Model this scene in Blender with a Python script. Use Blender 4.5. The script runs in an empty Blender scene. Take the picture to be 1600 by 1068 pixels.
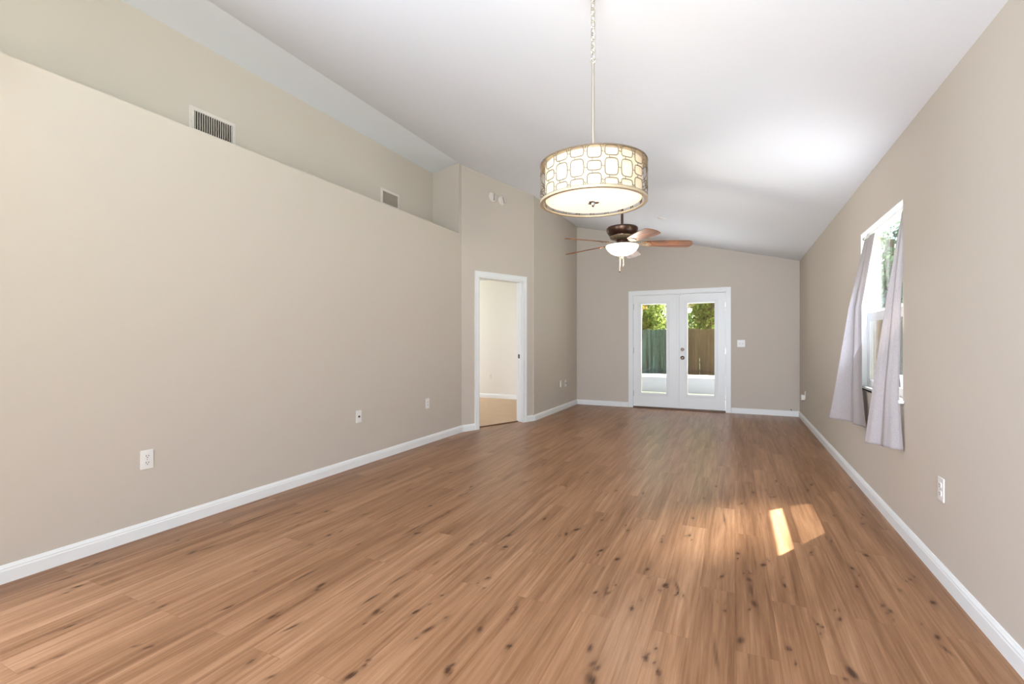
import bpy, bmesh, math, random
import numpy as np
from mathutils import Vector, Matrix

# ------------------------------------------------------------------ camera, sky, sun, exposure
sc = bpy.context.scene
C = sc.collection
PI = math.pi
rad = math.radians

cam_d = bpy.data.cameras.new('camera')
cam_d.sensor_width = 36.0
cam_d.lens = 36.0 * 740 / 1600
cam_d.clip_start = 0.05
cam_o = bpy.data.objects.new('camera', cam_d)
C.objects.link(cam_o)
cam_o.location = (0, 0, 1.17)
cam_o.rotation_euler = (PI / 2, 0, rad(25.186))
sc.camera = cam_o

SUN_DIR = Vector((-0.38, -0.42, -0.80)).normalized()

world = bpy.data.worlds.new('sky')
sc.world = world
world.use_nodes = True
wn = world.node_tree
wn.nodes.clear()
w_out = wn.nodes.new('ShaderNodeOutputWorld')
w_bg = wn.nodes.new('ShaderNodeBackground')
w_sky = wn.nodes.new('ShaderNodeTexSky')
w_sky.sky_type = 'NISHITA'
w_sky.sun_disc = False
w_sky.sun_elevation = rad(54.7)
w_sky.sun_rotation = rad(42)
w_sky.air_density = 1.2
w_sky.dust_density = 2.5
w_bg.inputs['Strength'].default_value = 0.33
wn.links.new(w_sky.outputs[0], w_bg.inputs['Color'])
wn.links.new(w_bg.outputs[0], w_out.inputs['Surface'])

def sun(name, strength, angle, color, direction=SUN_DIR):
    d = bpy.data.lights.new(name, 'SUN')
    d.energy = strength
    d.angle = rad(angle)
    d.color = color
    o = bpy.data.objects.new(name, d)
    C.objects.link(o)
    o.rotation_euler = direction.to_track_quat('-Z', 'Y').to_euler()
    o.location = (6, 9, 12)
    return o
sun('sun', 32.0, 0.5, (1.0, 0.97, 0.94))
sun('sun_glow_fill', 20.0, 18.0, (1.0, 0.94, 0.88))  # wide sun lamp added for the soft glow around the floor patch
sun('low_sun_fill', 5.5, 9.0, (1.0, 0.95, 0.90), Vector((-0.58, -0.50, -0.80)).normalized())  # lower sun lamp added to spread the floor glow further into the room

def area(name, loc, target, sx, sy, power, color, spread=180):
    d = bpy.data.lights.new(name, 'AREA')
    d.shape = 'RECTANGLE'
    d.size, d.size_y = sx, sy
    d.energy = power
    d.color = color
    d.spread = rad(spread)
    o = bpy.data.objects.new(name, d)
    C.objects.link(o)
    o.location = loc
    o.rotation_euler = (Vector(target) - Vector(loc)).to_track_quat('-Z', 'Y').to_euler()
    return o
# added area lamps: rear, left, right fill from unseen openings; others boost window daylight
DAY = (0.79, 0.93, 1.19)
area('fill_rear', (0.05, -3.10, 1.25), (0.2, 5.5, 2.0), 1.3, 1.8, 118, (0.84, 0.95, 1.13), 105)
area('fill_left', (-3.55, -0.22, 1.45), (0.9, 2.6, 1.0), 1.4, 1.9, 104, DAY)
area('fill_right', (0.98, -1.55, 1.40), (-1.9, 2.4, 5.0), 2.2, 1.8, 36, (0.82, 0.95, 1.18), 84)
area('daylight_bedroom', (-6.9, 7.2, 1.45), (-4.0, 7.4, 1.2), 1.6, 1.3, 58, (0.95, 0.98, 1.08))
area('daylight_window', (0.955, 4.125, 1.42), (-3.0, 4.5, 2.9), 0.92, 1.05, 11, DAY)
area('daylight_doors', (-0.9, 8.95, 1.00), (-0.9, 6.0, 4.0), 1.5, 1.6, 27, (0.93, 0.96, 1.04), 112)

sc.view_settings.view_transform = 'Standard'
sc.view_settings.look = 'None'
sc.view_settings.gamma = 1.0
sc.view_settings.use_curve_mapping = False
sc.view_settings.exposure = 0.19

# ------------------------------------------------------------------ materials
def srgb(r, g, b):
    f = lambda c: (c / 255 / 12.92) if c / 255 <= 0.04045 else ((c / 255 + 0.055) / 1.055) ** 2.4
    return (f(r), f(g), f(b), 1.0)

def mat(name, col, rough=0.5, metal=0.0, spec=0.5, bump=0.0, bscale=60.0, var=0.0, vscale=6.0, emit=None, estr=0.0, coat=0.0):
    m = bpy.data.materials.new(name)
    m.use_nodes = True
    nt = m.node_tree
    p = nt.nodes['Principled BSDF']
    p.inputs['Base Color'].default_value = col
    p.inputs['Roughness'].default_value = rough
    p.inputs['Metallic'].default_value = metal
    p.inputs['Specular IOR Level'].default_value = spec
    if coat:
        p.inputs['Coat Weight'].default_value = coat
    if emit:
        p.inputs['Emission Color'].default_value = emit
        p.inputs['Emission Strength'].default_value = estr
    tc = nt.nodes.new('ShaderNodeTexCoord')
    if var > 0:
        n = nt.nodes.new('ShaderNodeTexNoise')
        n.inputs['Scale'].default_value = vscale
        n.inputs['Detail'].default_value = 3
        nt.links.new(tc.outputs['Object'], n.inputs['Vector'])
        r = nt.nodes.new('ShaderNodeMapRange')
        r.inputs['To Min'].default_value = 1 - var
        r.inputs['To Max'].default_value = 1 + var
        nt.links.new(n.outputs['Fac'], r.inputs['Value'])
        h = nt.nodes.new('ShaderNodeHueSaturation')
        h.inputs['Color'].default_value = col
        nt.links.new(r.outputs[0], h.inputs['Value'])
        nt.links.new(h.outputs[0], p.inputs['Base Color'])
    if bump > 0:
        n2 = nt.nodes.new('ShaderNodeTexNoise')
        n2.inputs['Scale'].default_value = bscale
        n2.inputs['Detail'].default_value = 4
        nt.links.new(tc.outputs['Object'], n2.inputs['Vector'])
        b = nt.nodes.new('ShaderNodeBump')
        b.inputs['Strength'].default_value = bump
        b.inputs['Distance'].default_value = 0.004
        nt.links.new(n2.outputs['Fac'], b.inputs['Height'])
        nt.links.new(b.outputs[0], p.inputs['Normal'])
    return m

WALL = mat('wall_paint', srgb(199, 188, 174), 0.62, spec=0.25, bump=0.06, bscale=90)
CEIL = mat('ceiling_paint', srgb(230, 232, 235), 0.7, spec=0.2, bump=0.08, bscale=70)
BEDWALL = mat('bedroom_paint', srgb(226, 221, 212), 0.65, spec=0.2, bump=0.05, bscale=90)
WHITE = mat('white_trim_paint', srgb(233, 233, 230), 0.35, spec=0.45, var=0.01)
WPLAST = mat('white_plastic', srgb(231, 227, 220), 0.35, spec=0.5)
APLAST = mat('aged_plastic', srgb(214, 204, 194), 0.4)
DARKHOLE = mat('dark_slot', srgb(38, 32, 28), 0.6)
VENTM = mat('vent_enamel', srgb(214, 204, 194), 0.45)
VENTSL = mat('vent_slat_enamel', srgb(196, 182, 168), 0.5)
BRONZE = mat('bronze_metal', srgb(84, 62, 50), 0.32, metal=0.85, var=0.06, vscale=20)
GOLDB = mat('champagne_metal', srgb(168, 148, 120), 0.35, metal=0.75)
NICKEL = mat('brushed_nickel', srgb(188, 178, 162), 0.33, metal=0.85)
CHROME = mat('chrome_metal', srgb(190, 188, 186), 0.15, metal=1.0)
KNOBM = mat('aged_bronze_knob', srgb(92, 78, 66), 0.3, metal=0.9)
SHADE = mat('cream_shade_fabric', srgb(214, 196, 164), 0.8, emit=srgb(255, 232, 198), estr=0.27, var=0.02, vscale=40)
DIFF = mat('frosted_diffuser', srgb(252, 246, 236), 0.5, emit=srgb(255, 243, 224), estr=0.62)
LATT = mat('champagne_lattice', srgb(190, 172, 142), 0.45, metal=0.3, emit=None)
LATTD = mat('lattice_wire', srgb(104, 88, 68), 0.5)
BOWL = mat('alabaster_glass', srgb(255, 250, 240), 0.3, emit=srgb(255, 240, 214), estr=1.2)
VINYL = mat('white_vinyl', srgb(240, 241, 243), 0.35)
STUCCO = mat('tan_stucco', srgb(214, 176, 140), 0.9, bump=0.4, bscale=80, var=0.04)
KICK = mat('white_aluminium', srgb(128, 134, 150), 0.4)
CONC = mat('patio_concrete', srgb(176, 172, 166), 0.85, bump=0.2, bscale=50, var=0.06)
GRASS = mat('grass_lawn', srgb(96, 118, 58), 0.95, bump=0.8, bscale=40, var=0.2, vscale=12)
TRUNK = mat('bark', srgb(98, 80, 64), 0.95, bump=0.8, bscale=30, var=0.15, vscale=10)
ALUM = mat('screen_post_metal', srgb(120, 104, 90), 0.5)

def glass_mat(name, ior, tint):
    m = bpy.data.materials.new(name)
    m.use_nodes = True
    nt = m.node_tree
    nt.nodes.clear()
    out = nt.nodes.new('ShaderNodeOutputMaterial')
    tr = nt.nodes.new('ShaderNodeBsdfTransparent')
    tr.inputs['Color'].default_value = (0.93, 0.95, 0.94, 1)
    gl = nt.nodes.new('ShaderNodeBsdfGlossy')
    gl.inputs['Roughness'].default_value = 0.015
    gl.inputs['Color'].default_value = tint
    fr = nt.nodes.new('ShaderNodeFresnel')
    ge = nt.nodes.new('ShaderNodeNewGeometry')
    io = nt.nodes.new('ShaderNodeMapRange')       # the same index seen from either side of the pane
    io.inputs['To Min'].default_value = ior
    io.inputs['To Max'].default_value = 1 / ior
    nt.links.new(ge.outputs['Backfacing'], io.inputs['Value'])
    nt.links.new(io.outputs[0], fr.inputs['IOR'])
    mx = nt.nodes.new('ShaderNodeMixShader')
    nt.links.new(fr.outputs[0], mx.inputs[0])
    nt.links.new(tr.outputs[0], mx.inputs[1])
    nt.links.new(gl.outputs[0], mx.inputs[2])
    nt.links.new(mx.outputs[0], out.inputs['Surface'])
    return m
GLASS = glass_mat('coated_door_glass', 1.7, (1.0, 0.72, 0.54, 1))   # coated glazing mirrors with a warm tint
GLASSW = glass_mat('window_glass', 1.30, (1, 1, 1, 1))

def screen_mat():
    m = bpy.data.materials.new('insect_screen')
    m.use_nodes = True
    nt = m.node_tree
    nt.nodes.clear()
    out = nt.nodes.new('ShaderNodeOutputMaterial')
    tr = nt.nodes.new('ShaderNodeBsdfTransparent')
    df = nt.nodes.new('ShaderNodeBsdfDiffuse')
    df.inputs['Color'].default_value = (0.25, 0.24, 0.23, 1)
    mx = nt.nodes.new('ShaderNodeMixShader')
    mx.inputs[0].default_value = 0.58
    nt.links.new(tr.outputs[0], mx.inputs[1])
    nt.links.new(df.outputs[0], mx.inputs[2])
    nt.links.new(mx.outputs[0], out.inputs['Surface'])
    return m
SCREEN = screen_mat()

def curtain_mat():
    m = bpy.data.materials.new('grey_curtain_cloth')
    m.use_nodes = True
    nt = m.node_tree
    nt.nodes.clear()
    out = nt.nodes.new('ShaderNodeOutputMaterial')
    df = nt.nodes.new('ShaderNodeBsdfDiffuse')
    tl = nt.nodes.new('ShaderNodeBsdfTranslucent')
    wv = nt.nodes.new('ShaderNodeTexNoise')
    wv.inputs['Scale'].default_value = 160
    tc = nt.nodes.new('ShaderNodeTexCoord')
    nt.links.new(tc.outputs['Object'], wv.inputs['Vector'])
    rp = nt.nodes.new('ShaderNodeValToRGB')
    rp.color_ramp.elements[0].color = srgb(172, 164, 162)
    rp.color_ramp.elements[1].color = srgb(200, 192, 191)
    nt.links.new(wv.outputs['Fac'], rp.inputs[0])
    nt.links.new(rp.outputs[0], df.inputs['Color'])
    nt.links.new(rp.outputs[0], tl.inputs['Color'])
    mx = nt.nodes.new('ShaderNodeMixShader')
    mx.inputs[0].default_value = 0.28
    nt.links.new(df.outputs[0], mx.inputs[1])
    nt.links.new(tl.outputs[0], mx.inputs[2])
    nt.links.new(mx.outputs[0], out.inputs['Surface'])
    return m
CURTAIN = curtain_mat()

def leaf_mat(name, a, b):
    m = bpy.data.materials.new(name)
    m.use_nodes = True
    nt = m.node_tree
    nt.nodes.clear()
    out = nt.nodes.new('ShaderNodeOutputMaterial')
    df = nt.nodes.new('ShaderNodeBsdfDiffuse')
    tl = nt.nodes.new('ShaderNodeBsdfTranslucent')
    ob = nt.nodes.new('ShaderNodeTexCoord')
    n = nt.nodes.new('ShaderNodeTexNoise')
    n.inputs['Scale'].default_value = 2.2
    n.inputs['Detail'].default_value = 4
    nt.links.new(ob.outputs['Object'], n.inputs['Vector'])
    rp = nt.nodes.new('ShaderNodeValToRGB')
    rp.color_ramp.elements[0].position = 0.35
    rp.color_ramp.elements[1].position = 0.65
    rp.color_ramp.elements[0].color = a
    rp.color_ramp.elements[1].color = b
    nt.links.new(n.outputs['Fac'], rp.inputs[0])
    nt.links.new(rp.outputs[0], df.inputs['Color'])
    nt.links.new(rp.outputs[0], tl.inputs['Color'])
    mx = nt.nodes.new('ShaderNodeMixShader')
    mx.inputs[0].default_value = 0.45
    nt.links.new(df.outputs[0], mx.inputs[1])
    nt.links.new(tl.outputs[0], mx.inputs[2])
    nt.links.new(mx.outputs[0], out.inputs['Surface'])
    return m
LEAF_A = leaf_mat('leaf_yellow_green', srgb(50, 82, 36), srgb(150, 160, 82))
LEAF_C = leaf_mat('leaf_pale_green', srgb(58, 98, 72), srgb(132, 160, 120))
LEAF_B = leaf_mat('leaf_deep_green', srgb(40, 84, 56), srgb(120, 150, 84))

def floor_mat():
    m = bpy.data.materials.new('vinyl_plank')
    m.use_nodes = True
    nt = m.node_tree
    N, L = nt.nodes, nt.links
    p = N['Principled BSDF']
    tc = N.new('ShaderNodeTexCoord')
    sp = N.new('ShaderNodeSeparateXYZ')
    L.new(tc.outputs['Object'], sp.inputs[0])
    sw = N.new('ShaderNodeCombineXYZ')           # planks run along Y
    L.new(sp.outputs['Y'], sw.inputs['X'])
    L.new(sp.outputs['X'], sw.inputs['Y'])
    br = N.new('ShaderNodeTexBrick')
    br.offset = 0.37
    br.offset_frequency = 2
    br.inputs['Color1'].default_value = (0, 0, 0, 1)
    br.inputs['Color2'].default_value = (1, 1, 1, 1)
    br.inputs['Mortar'].default_value = (0.5, 0.5, 0.5, 1)
    br.inputs['Scale'].default_value = 1.0
    br.inputs['Mortar Size'].default_value = 0.0007
    br.inputs['Brick Width'].default_value = 1.22
    br.inputs['Row Height'].default_value = 0.152
    L.new(sw.outputs[0], br.inputs['Vector'])
    # grain coordinates, shifted from plank to plank
    sh = N.new('ShaderNodeVectorMath'); sh.operation = 'SCALE'
    sh.inputs['Scale'].default_value = 37.0
    L.new(br.outputs['Color'], sh.inputs[0])
    ad = N.new('ShaderNodeVectorMath'); ad.operation = 'ADD'
    L.new(tc.outputs['Object'], ad.inputs[0])
    L.new(sh.outputs[0], ad.inputs[1])
    def grain(sx, sy, det, dist, rough=0.55):
        mp = N.new('ShaderNodeMapping')
        mp.inputs['Scale'].default_value = (sx, sy, 1)
        L.new(ad.outputs[0], mp.inputs['Vector'])
        n = N.new('ShaderNodeTexNoise')
        n.inputs['Scale'].default_value = 1.0
        n.inputs['Detail'].default_value = det
        n.inputs['Roughness'].default_value = rough
        n.inputs['Distortion'].default_value = dist
        L.new(mp.outputs[0], n.inputs['Vector'])
        return n
    g1 = grain(15, 0.8, 5, 0.6)
    g2 = grain(70, 2.2, 4, 0.3, 0.65)
    g3 = grain(5, 0.45, 2, 0.2)
    # weighted sum of the three grain bands and the plank's own tone
    def mul(a, k):
        x = N.new('ShaderNodeMath'); x.operation = 'MULTIPLY'
        L.new(a, x.inputs[0]); x.inputs[1].default_value = k
        return x.outputs[0]
    def add(a, b):
        x = N.new('ShaderNodeMath'); x.operation = 'ADD'
        L.new(a, x.inputs[0]); L.new(b, x.inputs[1])
        return x.outputs[0]
    tot = add(add(mul(g1.outputs['Fac'], 0.38), mul(g2.outputs['Fac'], 0.34)),
              add(mul(g3.outputs['Fac'], 0.12), mul(br.outputs['Color'], 0.05)))
    rp = N.new('ShaderNodeValToRGB')
    e = rp.color_ramp.elements
    e[0].position = 0.27; e[0].color = srgb(104, 69, 44)
    e[1].position = 0.63; e[1].color = srgb(185, 144, 111)
    k = e.new(0.40); k.color = srgb(138, 99, 69)
    k = e.new(0.49); k.color = srgb(159, 118, 86)
    L.new(tot, rp.inputs[0])
    # dark knots and cracks (an attribute baked on the floor's vertices: position of each knot)
    at = N.new('ShaderNodeAttribute'); at.attribute_name = 'knot'
    kr = N.new('ShaderNodeMapRange')
    kr.inputs['From Min'].default_value = 0.10; kr.inputs['From Max'].default_value = 0.72
    kn = N.new('ShaderNodeMath'); kn.operation = 'MULTIPLY_ADD'      # ragged edges along the grain
    L.new(g2.outputs['Fac'], kn.inputs[0]); kn.inputs[1].default_value = 2.6; kn.inputs[2].default_value = -0.35
    km = N.new('ShaderNodeMath'); km.operation = 'MULTIPLY'
    L.new(at.outputs['Fac'], km.inputs[0]); L.new(kn.outputs[0], km.inputs[1])
    L.new(km.outputs[0], kr.inputs['Value'])
    mk = N.new('ShaderNodeMixRGB')
    mk.inputs['Color2'].default_value = srgb(54, 30, 17)
    L.new(mul(kr.outputs[0], 0.88), mk.inputs['Fac'])
    L.new(rp.outputs[0], mk.inputs['Color1'])
    ms = N.new('ShaderNodeMixRGB')               # plank joints
    ms.inputs['Color2'].default_value = srgb(118, 80, 56)
    L.new(mul(br.outputs['Fac'], 0.55), ms.inputs['Fac'])
    L.new(mk.outputs[0], ms.inputs['Color1'])
    L.new(ms.outputs[0], p.inputs['Base Color'])
    p.inputs['Roughness'].default_value = 0.30
    p.inputs['Specular IOR Level'].default_value = 0.14
    b = N.new('ShaderNodeBump')
    b.inputs['Strength'].default_value = 0.12
    b.inputs['Distance'].default_value = 0.002
    L.new(tot, b.inputs['Height'])
    L.new(b.outputs[0], p.inputs['Normal'])
    return m
FLOOR = floor_mat()

def carpet_mat():
    m = mat('beige_carpet', srgb(212, 184, 154), 0.95, spec=0.1, bump=0.9, bscale=220, var=0.08, vscale=5)
    return m
CARPET = carpet_mat()

def blade_mat():
    m = bpy.data.materials.new('walnut_blade')
    m.use_nodes = True
    nt = m.node_tree
    p = nt.nodes['Principled BSDF']
    tc = nt.nodes.new('ShaderNodeTexCoord')
    mp = nt.nodes.new('ShaderNodeMapping')
    mp.inputs['Scale'].default_value = (3.0, 26, 26)
    n = nt.nodes.new('ShaderNodeTexNoise')
    n.inputs['Scale'].default_value = 1.0
    n.inputs['Detail'].default_value = 5
    n.inputs['Distortion'].default_value = 0.6
    rp = nt.nodes.new('ShaderNodeValToRGB')
    rp.color_ramp.elements[0].position = 0.35
    rp.color_ramp.elements[0].color = srgb(76, 42, 20)
    rp.color_ramp.elements[1].position = 0.65
    rp.color_ramp.elements[1].color = srgb(166, 100, 52)
    nt.links.new(tc.outputs['Object'], mp.inputs['Vector'])
    nt.links.new(mp.outputs[0], n.inputs['Vector'])
    nt.links.new(n.outputs['Fac'], rp.inputs[0])
    nt.links.new(rp.outputs[0], p.inputs['Base Color'])
    p.inputs['Roughness'].default_value = 0.45
    p.inputs['Specular IOR Level'].default_value = 0.25
    return m
BLADE = blade_mat()

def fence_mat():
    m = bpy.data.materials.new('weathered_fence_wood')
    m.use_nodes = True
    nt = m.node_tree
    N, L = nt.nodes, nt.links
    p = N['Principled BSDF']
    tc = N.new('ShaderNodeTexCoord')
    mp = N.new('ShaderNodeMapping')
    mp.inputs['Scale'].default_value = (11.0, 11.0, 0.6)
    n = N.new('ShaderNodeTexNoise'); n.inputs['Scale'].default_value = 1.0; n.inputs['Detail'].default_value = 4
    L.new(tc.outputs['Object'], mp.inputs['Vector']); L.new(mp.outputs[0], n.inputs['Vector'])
    r1 = N.new('ShaderNodeValToRGB')             # brown boards: warm room reflection of the right pane painted in
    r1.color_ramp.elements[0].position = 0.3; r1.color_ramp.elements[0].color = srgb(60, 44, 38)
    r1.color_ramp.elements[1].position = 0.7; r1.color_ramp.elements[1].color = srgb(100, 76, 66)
    r2 = N.new('ShaderNodeValToRGB')             # grey-green boards without the painted reflection
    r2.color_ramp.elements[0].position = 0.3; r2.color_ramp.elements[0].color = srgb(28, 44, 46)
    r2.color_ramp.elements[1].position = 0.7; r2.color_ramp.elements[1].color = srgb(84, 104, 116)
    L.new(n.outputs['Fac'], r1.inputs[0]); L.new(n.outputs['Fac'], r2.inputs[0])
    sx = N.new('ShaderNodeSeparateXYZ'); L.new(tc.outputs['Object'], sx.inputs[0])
    mr = N.new('ShaderNodeMapRange')             # painted reflection ends here, boards to the west stay grey-green
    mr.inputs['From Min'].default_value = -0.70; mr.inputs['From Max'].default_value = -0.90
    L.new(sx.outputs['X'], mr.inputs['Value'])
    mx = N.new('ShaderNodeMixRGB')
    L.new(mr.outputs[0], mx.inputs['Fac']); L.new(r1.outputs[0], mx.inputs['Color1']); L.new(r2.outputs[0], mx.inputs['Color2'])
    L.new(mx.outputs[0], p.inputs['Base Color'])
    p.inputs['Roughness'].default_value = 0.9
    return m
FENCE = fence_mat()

# ------------------------------------------------------------------ helpers
def obj(name, bm, m, parent=None, smooth=False, bevel=0.0, loc=None):
    me = bpy.data.meshes.new(name)
    bmesh.ops.recalc_face_normals(bm, faces=bm.faces)
    bm.to_mesh(me)
    bm.free()
    me.materials.append(m)
    if smooth:
        for p in me.polygons:
            p.use_smooth = True
    o = bpy.data.objects.new(name, me)
    C.objects.link(o)
    if parent:
        o.parent = parent
    if loc:
        o.location = loc
    if bevel > 0:
        md = o.modifiers.new('bevel', 'BEVEL')
        md.width = bevel
        md.segments = 2
        md.limit_method = 'ANGLE'
        md.angle_limit = rad(50)
    if smooth:
        md = o.modifiers.new('edges', 'EDGE_SPLIT')
        md.split_angle = rad(38)
    return o

def tag(o, label, cat=None, group=None, kind=None):
    o['label'] = label
    if cat: o['category'] = cat
    if group: o['group'] = group
    if kind: o['kind'] = kind
    return o

def struct(o, label, cat):
    return tag(o, label, cat, kind='structure')

def thing(name, loc, label, cat, rot=(0, 0, 0), group=None, kind=None):
    o = bpy.data.objects.new(name, None)
    o.empty_display_size = 0.05
    C.objects.link(o)
    o.location = loc
    o.rotation_euler = rot
    return tag(o, label, cat, group, kind)

def B():
    return bmesh.new()

def box(bm, x0, x1, y0, y1, z0, z1, M=None):
    vs = [bm.verts.new((x, y, z)) for x in (x0, x1) for y in (y0, y1) for z in (z0, z1)]
    for f in ((0, 1, 3, 2), (4, 6, 7, 5), (0, 4, 5, 1), (2, 3, 7, 6), (0, 2, 6, 4), (1, 5, 7, 3)):
        bm.faces.new([vs[i] for i in f])
    if M is not None:
        bmesh.ops.transform(bm, matrix=M, verts=vs)
    return bm

def prism(bm, pts, axis, a, b):
    """extrude a closed polygon of 2-D points along an axis (0 x, 1 y, 2 z) from a to b"""
    def P(p, t):
        if axis == 0: return (t, p[0], p[1])
        if axis == 1: return (p[0], t, p[1])
        return (p[0], p[1], t)
    v0 = [bm.verts.new(P(p, a)) for p in pts]
    v1 = [bm.verts.new(P(p, b)) for p in pts]
    bm.faces.new(v0[::-1])
    bm.faces.new(v1)
    n = len(pts)
    for i in range(n):
        bm.faces.new((v0[i], v0[(i + 1) % n], v1[(i + 1) % n], v1[i]))
    return bm

def lathe(bm, prof, seg=32, M=None):
    """prof: (r, z) from one end to the other"""
    rings = []
    for r, z in prof:
        if r < 1e-5:
            rings.append([bm.verts.new((0, 0, z))])
        else:
            rings.append([bm.verts.new((r * math.cos(2 * PI * i / seg), r * math.sin(2 * PI * i / seg), z)) for i in range(seg)])
    for a, b in zip(rings, rings[1:]):
        for i in range(seg):
            j = (i + 1) % seg
            if len(a) == 1 and len(b) == 1: continue
            if len(a) == 1: bm.faces.new((a[0], b[i], b[j]))
            elif len(b) == 1: bm.faces.new((a[i], b[0], a[j]))
            else: bm.faces.new((a[i], b[i], b[j], a[j]))
    if M is not None:
        bmesh.ops.transform(bm, matrix=M, verts=[v for r in rings for v in r])
    return bm

def tube(bm, pts, r, seg=8, closed=False):
    pts = [Vector(p) for p in pts]
    n = len(pts)
    rings = []
    prev = None
    for i, p in enumerate(pts):
        if closed:
            t = pts[(i + 1) % n] - pts[i - 1]
        else:
            t = pts[min(i + 1, n - 1)] - pts[max(i - 1, 0)]
        t.normalize()
        up = prev if prev is not None else (Vector((0, 0, 1)) if abs(t.z) < 0.9 else Vector((1, 0, 0)))
        u = (up - t * up.dot(t))
        if u.length < 1e-6: u = t.orthogonal()
        u.normalize()
        w = t.cross(u)
        prev = u
        rings.append([bm.verts.new(p + (u * math.cos(2 * PI * k / seg) + w * math.sin(2 * PI * k / seg)) * r) for k in range(seg)])
    m = n if closed else n - 1
    for i in range(m):
        a, b = rings[i], rings[(i + 1) % n]
        for k in range(seg):
            bm.faces.new((a[k], a[(k + 1) % seg], b[(k + 1) % seg], b[k]))
    if not closed:
        bm.faces.new(rings[0][::-1])
        bm.faces.new(rings[-1])
    return bm

def profile_run(bm, prof, pts, zbase=0.0):
    """sweep a base profile (offset into room, z) along a floor polyline; room lies to the right of the walking direction"""
    pts = [Vector((p[0], p[1])) for p in pts]
    nrm = []
    for a, b in zip(pts, pts[1:]):
        d = (b - a).normalized()
        nrm.append(Vector((d.y, -d.x)))
    rings = []
    for i, p in enumerate(pts):
        if i == 0: m = nrm[0]
        elif i == len(pts) - 1: m = nrm[-1]
        else:
            m = nrm[i - 1] + nrm[i]
            m = m / max(m.length_squared, 1e-6) * 2
        rings.append([bm.verts.new((p.x + m.x * o, p.y + m.y * o, zbase + z)) for o, z in prof])
    k = len(prof)
    for a, b in zip(rings, rings[1:]):
        for i in range(k):
            bm.faces.new((a[i], a[(i + 1) % k], b[(i + 1) % k], b[i]))
    bm.faces.new(rings[0])
    bm.faces.new(rings[-1][::-1])
    return bm

# ------------------------------------------------------------------ key dimensions (metres)
XR, XL, XU = 0.92, -3.215, -3.74          # right wall, left half wall, upper wall behind the plant ledge
YB, YR = 8.62, -3.2                       # back wall, rear wall
YP = 5.296                                # pillar corner
X2 = -2.70                                # left wall beyond the angled wall
Y2 = 6.53
LEDGE = 2.57
HR = 2.438                                # ceiling height on the right wall
def zc(x): return HR + 0.25 * (XR - x)
ZT = zc(XL)                               # top of the slope, flat beyond
AD = Vector((X2 - XL, Y2 - YP)); AL = AD.length; AD.normalize(); AN = Vector((AD.y, -AD.x))
def apt(s, n=0.0): return (XL + AD.x * s + AN.x * n, YP + AD.y * s + AN.y * n)
AROT = math.atan2(AD.y, AD.x)
MANG = Matrix.Translation((XL, YP, 0)) @ Matrix.Rotation(AROT, 4, 'Z')   # local x along the angled wall, local -y into the room

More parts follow.
